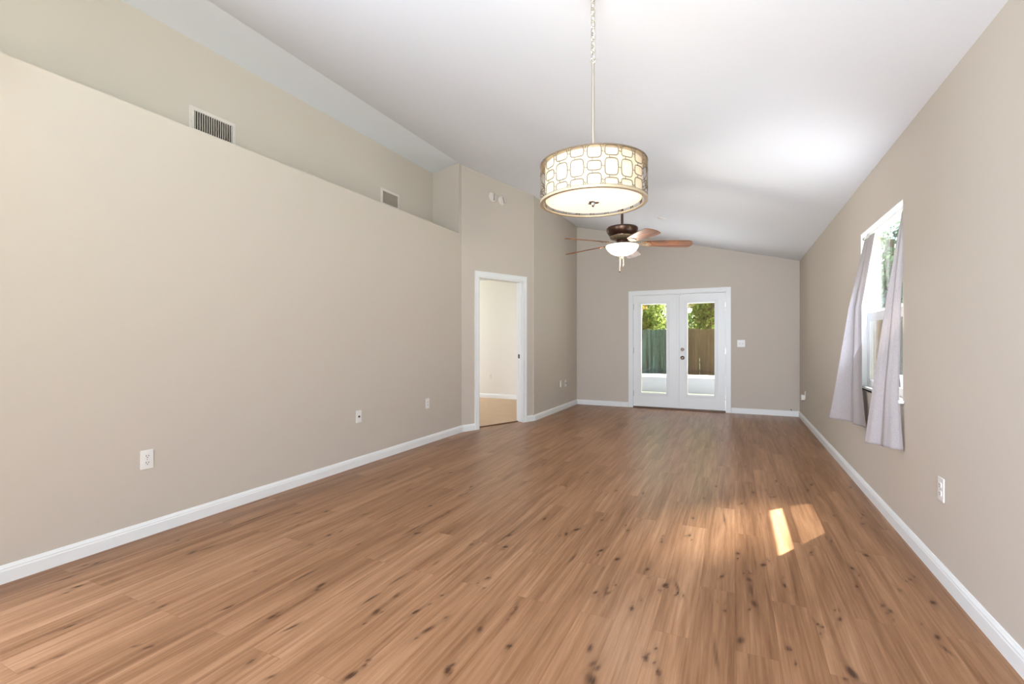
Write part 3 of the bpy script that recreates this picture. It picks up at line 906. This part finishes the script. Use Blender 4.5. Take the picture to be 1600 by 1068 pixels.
jack('cable_plate', (XL, 3.430, 0.467), RL, 'white cable plate with a dark centre connector, middle of the left wall')
rocker_plate('phone_plate', (XL, 4.535, 0.461), RL, 'narrow white jack plate on the left wall nearest the doorway')
duplex('wall_outlet', (X2, 7.700, 0.452), RL, 'white duplex outlet beside the cable plate near the far left corner')
jack('cable_plate', (X2, 7.950, 0.445), RL, 'white cable plate closest to the far left corner')
duplex('wall_outlet', (XR, 3.000, 0.448), RR, 'white duplex outlet low on the right wall below and right of the curtains')
duplex('wall_outlet', (XR, 7.965, 0.405), RR, 'white duplex outlet in the far right corner with an adapter plugged in')
duplex('wall_outlet', (-4.625, 8.74, 0.452), RB, 'white outlet on the pale wall seen through the doorway')
t = thing('plug_in_adapter', (XR - 0.0092, 7.965, 0.385), 'boxy white adapter plugged into the outlet in the far right corner', 'adapter', (0, 0, RR))
bm = B(); box(bm, -0.034, 0.034, -0.045, 0, -0.052, 0.026); obj('adapter_body', bm, WPLAST, t, bevel=0.006)
bm = B(); box(bm, -0.030, -0.018, -0.030, -0.004, -0.066, -0.050); tag(obj('cord_socket', bm, DARKHOLE, t, bevel=0.003), 'dark stub under the body')

t = plate_base('light_switch', (0.095, YB, 1.145), RB, 'white double light switch right of the french doors', 'light switch', w=0.116, h=0.116)
for sx in (-0.023, 0.023):
    bm = B(); box(bm, sx - 0.006, sx + 0.006, -0.008, -0.005, -0.013, 0.013)
    o = obj('switch_slot', bm, mat('switch_recess', srgb(205, 196, 186), 0.5) if sx < 0 else bpy.data.materials['switch_recess'], t)
    bm = B(); box(bm, -0.004, 0.004, -0.014, 0, -0.006, 0.006, Matrix.Translation((sx, -0.006, 0.003)) @ Matrix.Rotation(rad(-25), 4, 'X'))
    obj('toggle', bm, WPLAST, o, bevel=0.001)
    for z in (0.03, -0.03):
        bm = lathe(B(), [(0, 0), (0.003, 0), (0.0025, 0.0012), (0, 0.0012)], 12, Matrix.Translation((sx, -0.006, z)) @ MY)
        obj('screw', bm, WPLAST, t)

bm = B(); tube(bm, [(0, 0, 0), (0, -0.02, 0.002), (0.006, -0.032, -0.004)], 0.006, 10)
tag(obj('cable_stub', bm, DARKHOLE, smooth=True, loc=(0.80, YB - 0.001, 0.106)), 'small dark cable stub above the baseboard in the far right corner', 'cable')

# round detectors on the angled wall
def detector(name, s, z, label, turn):
    x, y = apt(s)
    t = thing(name, (x, y, z), label, 'detector', (0, 0, AROT), 'round detectors over the doorway')
    bm = lathe(B(), [(0, 0), (0.070, 0), (0.070, 0.012), (0.064, 0.022), (0.052, 0.030), (0, 0.034)], 36, MY)
    obj('housing', bm, APLAST, t, smooth=True)
    bm = B()
    box(bm, -0.006, 0.006, -0.0355, -0.028, -0.050, 0.040, Matrix.Rotation(turn, 4, 'Y'))
    tag(obj('vent_slit', bm, mat('grey_slit', srgb(150, 138, 126), 0.6) if 'grey_slit' not in bpy.data.materials else bpy.data.materials['grey_slit'], t), 'grey slit')
    bm = lathe(B(), [(0, 0), (0.014, 0), (0.012, 0.005), (0, 0.005)], 16, Matrix.Translation((0.026, -0.031, -0.01)) @ MY)
    obj('test_button', bm, APLAST, t, smooth=True)
detector('smoke_detector', 0.526, 3.160, 'left of the two round white detectors high above the doorway', rad(4))
detector('smoke_detector', 0.696, 3.150, 'right of the two round white detectors high above the doorway', rad(-22))

# flat cover on the ceiling
def ceiling_frame(x, y):
    return Matrix.Translation((x, y, zc(x))) @ Matrix.Rotation(math.atan(0.25), 4, 'Y')
t = thing('ceiling_plate', (0, 0, 0), 'flat white round cover plate on the sloped ceiling right of the fan', 'cover plate')
t.matrix_world = ceiling_frame(-0.92, 6.87)
bm = lathe(B(), [(0, 0), (0.062, 0), (0.062, -0.006), (0.056, -0.010), (0, -0.011)], 32); obj('disc', bm, WPLAST, t, smooth=True)
bm = lathe(B(), [(0, -0.0105), (0.004, -0.0105), (0.003, -0.013), (0, -0.013)], 12); obj('screw', bm, NICKEL, t)

# ------------------------------------------------------------------ air vents
def vent(y0, y1, z0, z1, n, label, tilt, slat_m):
    cy, cz = (y0 + y1) / 2, (z0 + z1) / 2
    w, h = y1 - y0, z1 - z0
    t = thing('air_vent', (XU, cy, cz), label, 'air vent', (0, 0, RL), 'air vents on the upper wall')
    b = 0.030
    bm = B()
    for (a0, a1, yy) in ((0, b, -0.006), (b - 0.008, b, -0.012)):
        box(bm, -w / 2 + a0, -w / 2 + a1, yy, 0, -h / 2 + a0, h / 2 - a0); box(bm, w / 2 - a1, w / 2 - a0, yy, 0, -h / 2 + a0, h / 2 - a0)
        box(bm, -w / 2 + a1, w / 2 - a1, yy, 0, -h / 2 + a0, -h / 2 + a1); box(bm, -w / 2 + a1, w / 2 - a1, yy, 0, h / 2 - a1, h / 2 - a0)
    obj('vent_frame', bm, VENTM, t)
    bm = B(); box(bm, -w / 2 + b, w / 2 - b, -0.0016, -0.0006, -h / 2 + b, h / 2 - b)
    tag(obj('duct_opening', bm, DARKHOLE, t), 'dark duct behind the slats')
    iw = w - 2 * b
    for i in range(n):
        x = -iw / 2 + iw * (i + 0.5) / n
        bm = B(); box(bm, -0.0021, 0.0021, -0.0050, 0.0050, -h / 2 + b, h / 2 - b, Matrix.Translation((x, -0.0085, 0)) @ Matrix.Rotation(tilt, 4, 'Z'))
        obj('slat', bm, slat_m, t)
    for sx in (-1, 1):
        bm = lathe(B(), [(0, 0), (0.004, 0), (0.003, 0.002), (0, 0.002)], 12, Matrix.Translation((sx * (w / 2 - 0.013), -0.006, -0.02)) @ MY)
        obj('screw', bm, VENTSL, t)
vent(2.206, 2.570, 2.768, 2.968, 17, 'larger white slatted air vent above the ledge, nearest the camera', rad(-12), VENTSL)
vent(4.345, 4.678, 2.775, 2.975, 15, 'smaller-looking air vent at the far end of the ledge', rad(16), mat('darker_slat', srgb(168, 152, 136), 0.6))  # slats in a darker tone than the near vent's

# ------------------------------------------------------------------ pendant drum lamp
PX, PY = -0.582, 2.102
pen = thing('pendant_lamp', (PX, PY, 0), 'round drum pendant lamp with a cream shade and metal lattice hanging on a chain', 'pendant lamp')
ZB, ZH, RO, RI = 1.800, 0.172, 0.238, 0.216
czp = zc(PX)
bm = lathe(B(), [(0, czp + 0.006), (0.062, czp + 0.012), (0.062, czp - 0.020), (0.050, czp - 0.034), (0.012, czp - 0.040), (0.012, czp - 0.048), (0, czp - 0.048)], 32)
obj('ceiling_canopy', bm, NICKEL, pen, smooth=True)
ztop, zend = 2.452, czp - 0.046
nl = 11
pitch = (zend - ztop) / nl
for i in range(nl):
    zc0 = ztop + pitch * (i + 0.5)
    pts = []
    hw, hh = 0.0105, pitch * 0.5 + 0.0045
    for k in range(20):
        a = 2 * PI * k / 20
        cx = hw * math.copysign(abs(math.cos(a)) ** 0.7, math.cos(a)); cz_ = hh * math.copysign(abs(math.sin(a)) ** 0.8, math.sin(a))
        if i % 2: pts.append((cx * 0.6, cx * 0.8, zc0 + cz_))
        else: pts.append((cx * 0.85, -cx * 0.5, zc0 + cz_))
    obj('chain_link', tube(B(), pts, 0.0022, 8, True), NICKEL, pen, smooth=True)
bm = tube(B(), [(0.004, 0.003, ztop), (0.006, -0.004, ztop + 0.1), (-0.005, 0.004, ztop + 0.22), (0.002, 0, zend)], 0.0016, 6)
tag(obj('power_cord', bm, WPLAST, pen, smooth=True), 'thin pale cord threaded through the chain')
ring = [(0.0115 * math.cos(a), 0, ztop - 0.006 + 0.0115 * math.sin(a)) for a in [2 * PI * k / 20 for k in range(20)]]
obj('loop', tube(B(), ring, 0.0028, 8, True), NICKEL, pen, smooth=True)
bm = lathe(B(), [(0, ztop - 0.014), (0.008, ztop - 0.018), (0.0065, ztop - 0.028), (0.0065, ZB + ZH + 0.050), (0.0105, ZB + ZH + 0.048), (0.0105, ZB + ZH + 0.028), (0.0135, ZB + ZH + 0.026), (0.0135, ZB + ZH + 0.006), (0.0065, ZB + ZH + 0.004), (0.0065, ZB + 0.03), (0, ZB + 0.03)], 20)
obj('stem', bm, NICKEL, pen, smooth=True)
bm = lathe(B(), [(RI, ZB + 0.012), (RI, ZB + ZH - 0.006), (RI - 0.003, ZB + ZH - 0.006), (RI - 0.003, ZB + 0.012), (RI, ZB + 0.012)], 72)
tag(obj('drum_shade', bm, SHADE, pen, smooth=True), 'glowing cream fabric drum')
bm = lathe(B(), [(0, ZB + 0.016), (RI - 0.006, ZB + 0.016), (RI - 0.006, ZB + 0.011), (RI - 0.014, ZB + 0.008), (0, ZB + 0.006)], 72)
dif = obj('diffuser', bm, DIFF, pen, smooth=True)
tag(dif, 'white frosted disc closing the bottom')
bm = B()
for k in range(3):
    a = 2 * PI * k / 3 + 0.4
    lathe(bm, [(0, ZB + 0.0065), (0.014, ZB + 0.004), (0.014, ZB + 0.0005), (0, ZB - 0.003)], 14, Matrix.Translation((0.014 * math.cos(a), 0.014 * math.sin(a), 0)))
lathe(bm, [(0, ZB + 0.002), (0.010, ZB), (0.008, ZB - 0.010), (0.004, ZB - 0.017), (0, ZB - 0.019)], 16)
tag(obj('finial', bm, CHROME, pen, smooth=True), 'small chrome finial')
# outer lattice: rims, columns of rounded loops and the short bars between them
bm = B()
def hoop(z0, z1, r0, r1):
    lathe(bm, [(r0, z0), (r1, z0), (r1, z1), (r0, z1), (r0, z0)], 84)
hoop(ZB - 0.003, ZB + 0.004, RO - 0.014, RO + 0.002)
hoop(ZB + 0.004, ZB + 0.0075, RO - 0.002, RO + 0.002)
hoop(ZB + ZH - 0.004, ZB + ZH, RI, RO)
rims = obj('lattice_rims', bm, LATT, pen, smooth=True)
bm = B()
hoop(ZB + ZH - 0.004, ZB + ZH + 0.001, RO - 0.002, RO + 0.002)
hoop(ZB + 0.0076, ZB + 0.0095, RO - 0.002, RO + 0.002)
NC = 21
dth = 2 * PI / NC
types = {'B': [(0.028, 0.250, 0.0), (0.335, 0.610, 0.0), (0.680, 0.970, 0.0)],
         'A': [(0.040, 0.270, 0.0), (0.350, 0.735, 0.0), (0.790, 0.970, 0.0)]}
# fractions are measured from the top of the drum
types['B'] = [(0.015, 0.325), (0.395, 0.620), (0.690, 0.975)]
types['A'] = [(0.030, 0.265), (0.330, 0.735), (0.795, 0.975)]
seq = 'BAA'
th0 = math.atan2(-PY, -PX) + 0.02            # column zero faces the middle of the room
def on(th, z, r=RO): return (r * math.cos(th), r * math.sin(th), z)
for c in range(NC):
    th = th0 + c * dth
    cells = types[seq[c % 3]]
    hwid = dth * 0.405
    for (f0, f1) in cells:
        z1, z0 = ZB + ZH * (1 - f0), ZB + ZH * (1 - f1)
        zm, hz = (z0 + z1) / 2, (z1 - z0) / 2
        pts = []
        for k in range(28):
            a = 2 * PI * k / 28
            ca, sa = math.cos(a), math.sin(a)
            ex = 0.34
            x = math.copysign(abs(ca) ** ex, ca) * hwid; z = math.copysign(abs(sa) ** ex, sa) * hz
            x *= 1 - 0.10 * abs(z / hz) ** 2; z *= 1 - 0.05 * abs(x / hwid) ** 2
            pts.append(on(th + x, zm + z))
        tube(bm, pts, 0.0019, 6, True)
        # bar to the next column
        tube(bm, [on(th + hwid * 0.97, zm), on(th + dth - hwid * 0.97, zm - 0.004)], 0.0014, 5)
    for (a, b) in zip(cells, cells[1:]):
        zA, zB2 = ZB + ZH * (1 - a[1]), ZB + ZH * (1 - b[0])
        tube(bm, [on(th - 0.3 * hwid, zA), on(th - 0.3 * hwid, zB2)], 0.0014, 5)
    tube(bm, [on(th + dth / 2, ZB + ZH), on(th + dth / 2, ZB + ZH * 0.90)], 0.0016, 5)
    tube(bm, [on(th + dth / 2, ZB), on(th + dth / 2, ZB + ZH * 0.09)], 0.0016, 5)
tag(obj('lattice_loops', bm, LATTD, pen, smooth=True), 'champagne metal loops around the shade')
bm = B()
for k in range(3):
    a = 2 * PI * k / 3
    tube(bm, [(0, 0, ZB + ZH - 0.004), on(a, ZB + ZH - 0.004, RI)], 0.003, 6)
obj('spider', bm, NICKEL, pen)
def plight(name, loc, power, r, color, parent=None):
    d = bpy.data.lights.new(name, 'POINT')
    d.energy = power; d.shadow_soft_size = r; d.color = color
    o = bpy.data.objects.new(name, d); C.objects.link(o); o.location = loc
    return o
plight('pendant_bulb', (PX, PY + 0.05, ZB + 0.115), 2.2, 0.05, (1.0, 0.86, 0.70))

# ------------------------------------------------------------------ ceiling fan
FX, FY = -1.022, 4.768
fan = thing('ceiling_fan', (FX, FY, 0), 'bronze five-blade ceiling fan with a lit glass bowl hanging in the middle of the room', 'ceiling fan')
czf = zc(FX)
bm = lathe(B(), [(0, czf + 0.01), (0.070, czf + 0.018), (0.070, czf - 0.030), (0.055, czf - 0.060), (0.020, czf - 0.072), (0, czf - 0.072)], 36)
obj('ceiling_canopy', bm, BRONZE, fan, smooth=True)
bm = lathe(B(), [(0, czf - 0.06), (0.0125, czf - 0.06), (0.0125, 2.356), (0.022, 2.350), (0.022, 2.332), (0, 2.332)], 20)
obj('downrod', bm, BRONZE, fan, smooth=True)
bm = lathe(B(), [(0, 2.334), (0.060, 2.332), (0.120, 2.325), (0.148, 2.316), (0.156, 2.304), (0.154, 2.282), (0.144, 2.258), (0.128, 2.240), (0.118, 2.234), (0.116, 2.224), (0, 2.224)], 48)
obj('motor_housing', bm, BRONZE, fan, smooth=True)
bm = lathe(B(), [(0, 2.226), (0.120, 2.226), (0.122, 2.218), (0.110, 2.204), (0.085, 2.195), (0.070, 2.193), (0, 2.193)], 40)
for k in range(20):
    a = 2 * PI * k / 20
    lathe(bm, [(0, 0.004), (0.012, 0.003), (0.013, -0.004), (0, -0.008)], 8, Matrix.Translation((0.104 * math.cos(a), 0.104 * math.sin(a), 2.210)))
obj('flywheel_skirt', bm, GOLDB, fan, smooth=True)
bm = lathe(B(), [(0, 2.195), (0.052, 2.195), (0.056, 2.186), (0.056, 2.156), (0.075, 2.150), (0.148, 2.142), (0.159, 2.137), (0.157, 2.132), (0, 2.132)], 40)
obj('light_fitter', bm, BRONZE, fan, smooth=True)
bm = lathe(B(), [(0.158, 2.136), (0.163, 2.130), (0.157, 2.112), (0.140, 2.086), (0.110, 2.061), (0.070, 2.044), (0.024, 2.037), (0.0, 2.036)], 48)
tag(obj('glass_bowl', bm, BOWL, fan, smooth=True), 'glowing white alabaster glass bowl')
bm = lathe(B(), [(0, 2.040), (0.024, 2.038), (0.026, 2.030), (0.016, 2.022), (0.010, 2.014), (0, 2.008)], 20)
tag(obj('finial', bm, BRONZE, fan, smooth=True), 'dark bronze finial')
for (px_, py_, zb) in ((0.016, -0.01, 1.935), (-0.020, -0.02, 1.876)):
    bm = tube(B(), [(px_ * 0.5, py_ * 0.5, 2.03), (px_, py_, zb + 0.02)], 0.0012, 5)
    z = zb + 0.02
    while z < 2.02:
        lathe(bm, [(0, 0.0025), (0.0025, 0), (0, -0.0025)], 6, Matrix.Translation((px_, py_, z))); z += 0.012
    pc = obj('pull_chain', bm, GOLDB, fan)
    bm = lathe(B(), [(0, 0.012), (0.005, 0.006), (0.006, -0.006), (0.003, -0.014), (0, -0.014)], 12, Matrix.Translation((px_, py_, zb)))
    obj('pull_fob', bm, BRONZE, pc, smooth=True)
# blades: radial +x, pitched, slight droop
CAMR = math.atan2(math.sin(rad(25.186)), math.cos(rad(25.186)))
def blade_outline():
    top, bot = [], []
    n = 24
    for i in range(n + 1):
        u = i / n
        x = 0.20 + 0.48 * u
        w = 0.052 + 0.026 * math.sin(min(u * 1.25, 1.0) * PI / 2)
        if u > 0.90: w *= max(0.05, 1 - ((u - 0.90) / 0.10) ** 2) ** 0.5 * 0.999
        if u < 0.06: w *= 0.72 + 0.28 * (u / 0.06)
        top.append((x, w)); bot.append((x, -w))
    return top + bot[::-1]
for k in range(5):
    ang = rad(25.186) + rad(-7 + 72 * k)
    M = Matrix.Rotation(ang, 4, 'Z') @ Matrix.Translation((0, 0, 2.160)) @ Matrix.Rotation(rad(2.2), 4, 'Y') @ Matrix.Rotation(rad(-12.5), 4, 'X')
    bm = B(); prism(bm, blade_outline(), 2, -0.0035, 0.0035)
    o = obj('blade', bm, BLADE, fan, bevel=0.002); o.matrix_local = M
    bm = B()
    Mi = M
    prism(bm, [(0.085, 0.016), (0.14, 0.012), (0.19, 0.020), (0.235, 0.040), (0.262, 0.034), (0.285, 0.0), (0.262, -0.034), (0.235, -0.040), (0.19, -0.020), (0.14, -0.012), (0.085, -0.016)], 2, -0.0095, -0.0036)
    br = obj('blade_bracket', bm, GOLDB, fan, bevel=0.002); br.matrix_local = Mi
    for (sx, sy) in ((0.225, 0.022), (0.225, -0.022), (0.262, 0.0)):
        bm = lathe(B(), [(0, -0.0130), (0.005, -0.0125), (0.006, -0.0095), (0, -0.0095)], 10, Matrix.Translation((sx, sy, 0)))
        obj('screw', bm, BRONZE, br, smooth=True)
plight('fan_bulb', (FX, FY, 1.955), 16, 0.06, (1.0, 0.93, 0.83))

# ------------------------------------------------------------------ outside
bm = B(); box(bm, -30, 30, -30, 45, -0.40, -0.20)
struct(obj('ground', bm, GRASS), 'grass yard around the house', 'ground')
bm = B(); box(bm, -4.2, 1.1, YB + 0.12, 11.45, -0.2, -0.02)
struct(obj('floor_patio', bm, CONC), 'grey patio slab outside the french doors', 'floor')
bm = B(); box(bm, 0.92 + 0.22, 3.2, -2, 8.0, -0.2, -0.05)
struct(obj('floor_path', bm, CONC), 'concrete path along the side of the house', 'floor')

scr = thing('patio_screen', (0, 11.35, -0.02), 'white patio screen wall with low pale kick panels outside the french doors', 'screen wall')
bm = B(); box(bm, -4.2, 1.08, -0.008, 0.008, 0.03, 0.38); obj('kick_panel', bm, KICK, scr)
bm = B(); box(bm, -4.2, 1.08, -0.03, 0.03, 0.38, 0.45); obj('chair_rail', bm, WHITE, scr, bevel=0.004)
bm = B(); box(bm, -4.2, 1.08, -0.03, 0.03, 0.0, 0.035); obj('bottom_rail', bm, WHITE, scr, bevel=0.004)
bm = B(); box(bm, -4.2, 1.08, -0.03, 0.03, 2.42, 2.50); obj('top_rail', bm, WHITE, scr, bevel=0.004)
for x in (-4.17, -2.55, 0.28, 1.05):
    bm = B(); box(bm, x - 0.03, x + 0.03, -0.03, 0.03, 0.03, 2.44); obj('post', bm, WHITE, scr, bevel=0.004)
bm = B(); box(bm, -4.2, 1.05, YB + 0.125, 11.5, 2.48, 2.58)
struct(obj('ceiling_patio', bm, CEIL), 'flat white roof over the patio', 'ceiling')

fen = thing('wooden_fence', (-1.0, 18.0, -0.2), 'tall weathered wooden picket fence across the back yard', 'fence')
rnd = random.Random(11)
x = -6.6
i = 0
while x < 9.0:
    w = rnd.uniform(0.135, 0.150)
    h = 1.83 + rnd.uniform(-0.015, 0.02)
    bm = B()
    prism(bm, [(x, 0.02), (x + w, 0.02), (x + w, h - 0.03), (x + w - 0.035, h), (x + 0.035, h), (x, h - 0.03)], 1, -0.01 + rnd.uniform(-0.004, 0.004), 0.01)
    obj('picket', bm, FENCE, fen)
    x += w + rnd.choice((0.001, 0.001, 0.005))
    i += 1
    if i > 98: break
for z in (0.35, 1.05, 1.62):
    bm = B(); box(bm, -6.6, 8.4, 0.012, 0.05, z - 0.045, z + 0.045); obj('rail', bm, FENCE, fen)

def tree(name, x, y, h, rx, ry, rz, czn, m, n, label, seed):
    rnd = random.Random(seed)
    t = thing(name, (x, y, -0.2), label, 'tree', group='trees beyond the fence')
    bm = tube(B(), [(0, 0, 0), (0.08, 0.03, h * 0.25), (-0.04, 0.05, h * 0.5), (0.02, 0, h * 0.75)], 0.13, 10)
    for k in range(5):
        a = rnd.random() * 6.28
        tube(bm, [(0, 0, h * 0.35), (0.5 * rx * math.cos(a), 0.5 * ry * math.sin(a), czn + rnd.uniform(-0.2, 0.4) * rz)], 0.05, 7)
    obj('trunk', bm, TRUNK, t, smooth=True)
    clumps = []
    for k in range(40):
        a = rnd.random() * 2 * PI; e = rnd.uniform(-1, 1); r = rnd.random() ** 0.4
        clumps.append((rx * r * math.cos(a) * math.sqrt(1 - e * e), ry * r * math.sin(a) * math.sqrt(1 - e * e), czn + rz * r * e, rnd.uniform(0.35, 0.75)))
    vs, fs = [], []
    for k in range(n):
        c = clumps[k % len(clumps)]
        d = Vector((rnd.gauss(0, 1), rnd.gauss(0, 1), rnd.gauss(0, 1)))
        d.normalize()
        p = Vector(c[:3]) + d * c[3] * (rnd.random() ** 0.35)
        nrm = (d + Vector((rnd.gauss(0, .6), rnd.gauss(0, .6), rnd.gauss(0.4, .6)))).normalized()
        u = nrm.orthogonal().normalized(); v = nrm.cross(u)
        a = rnd.random() * 6.28
        u, v = u * math.cos(a) + v * math.sin(a), v * math.cos(a) - u * math.sin(a)
        s = rnd.uniform(0.055, 0.11)
        b = len(vs)
        vs += [p - u * s, p + v * s * 0.45 + nrm * s * 0.12, p + u * s, p - v * s * 0.45 + nrm * s * 0.12]
        fs.append((b, b + 1, b + 2, b + 3))
    me = bpy.data.meshes.new('foliage')
    me.from_pydata([tuple(v) for v in vs], [], fs)
    me.materials.append(m)
    o = bpy.data.objects.new('foliage', me); C.objects.link(o); o.parent = t
tree('leafy_tree', -3.6, 20.8, 5.0, 1.0, 1.1, 2.2, 2.7, LEAF_A, 6000, 'sunlit yellow-green tree beyond the fence, seen in the left door pane', 1)
tree('leafy_tree', -0.95, 20.6, 5.2, 0.75, 0.9, 2.0, 2.6, LEAF_A, 4200, 'light green tree beyond the fence, seen in the right door pane', 2)
tree('leafy_tree', -1.0, 25.5, 7.0, 3.0, 1.4, 3.0, 3.8, LEAF_B, 7000, 'dark green tree beyond the fence behind the light green one', 3)
tree('leafy_tree', -5.6, 25.5, 6.5, 1.3, 1.4, 2.8, 3.4, LEAF_B, 3000, 'dark green tree behind the yellow-green one', 9)
tree('leafy_tree', 4.8, 20.2, 6.5, 1.5, 1.5, 3.2, 3.6, LEAF_C, 9000, 'tall blue-green tree seen through the upper side window', 4)
tree('leafy_tree', 9.2, 24.5, 7.5, 2.2, 1.6, 3.4, 4.2, LEAF_B, 5000, 'broad green tree farthest right beyond the fence', 6)

# small drum lamp in the entry, seen only as a reflection in the left door pane
hall = thing('entry_lamp', (-2.88, 0.42, 0), 'small amber drum lamp in the entry, mirrored in the left door pane', 'lamp')
zh = zc(-2.88)
bm = lathe(B(), [(0, zh - 0.014), (0.05, zh - 0.014), (0.05, zh - 0.02), (0.008, zh - 0.03), (0.008, 2.44), (0, 2.44)], 24); obj('stem', bm, NICKEL, hall, smooth=True)
bm = lathe(B(), [(0, 2.43), (0.135, 2.43), (0.135, 2.32), (0, 2.315)], 32); obj('drum_shade', bm, mat('amber_shade', srgb(240, 190, 120), 0.7, emit=srgb(255, 190, 110), estr=3.0), hall, smooth=True)
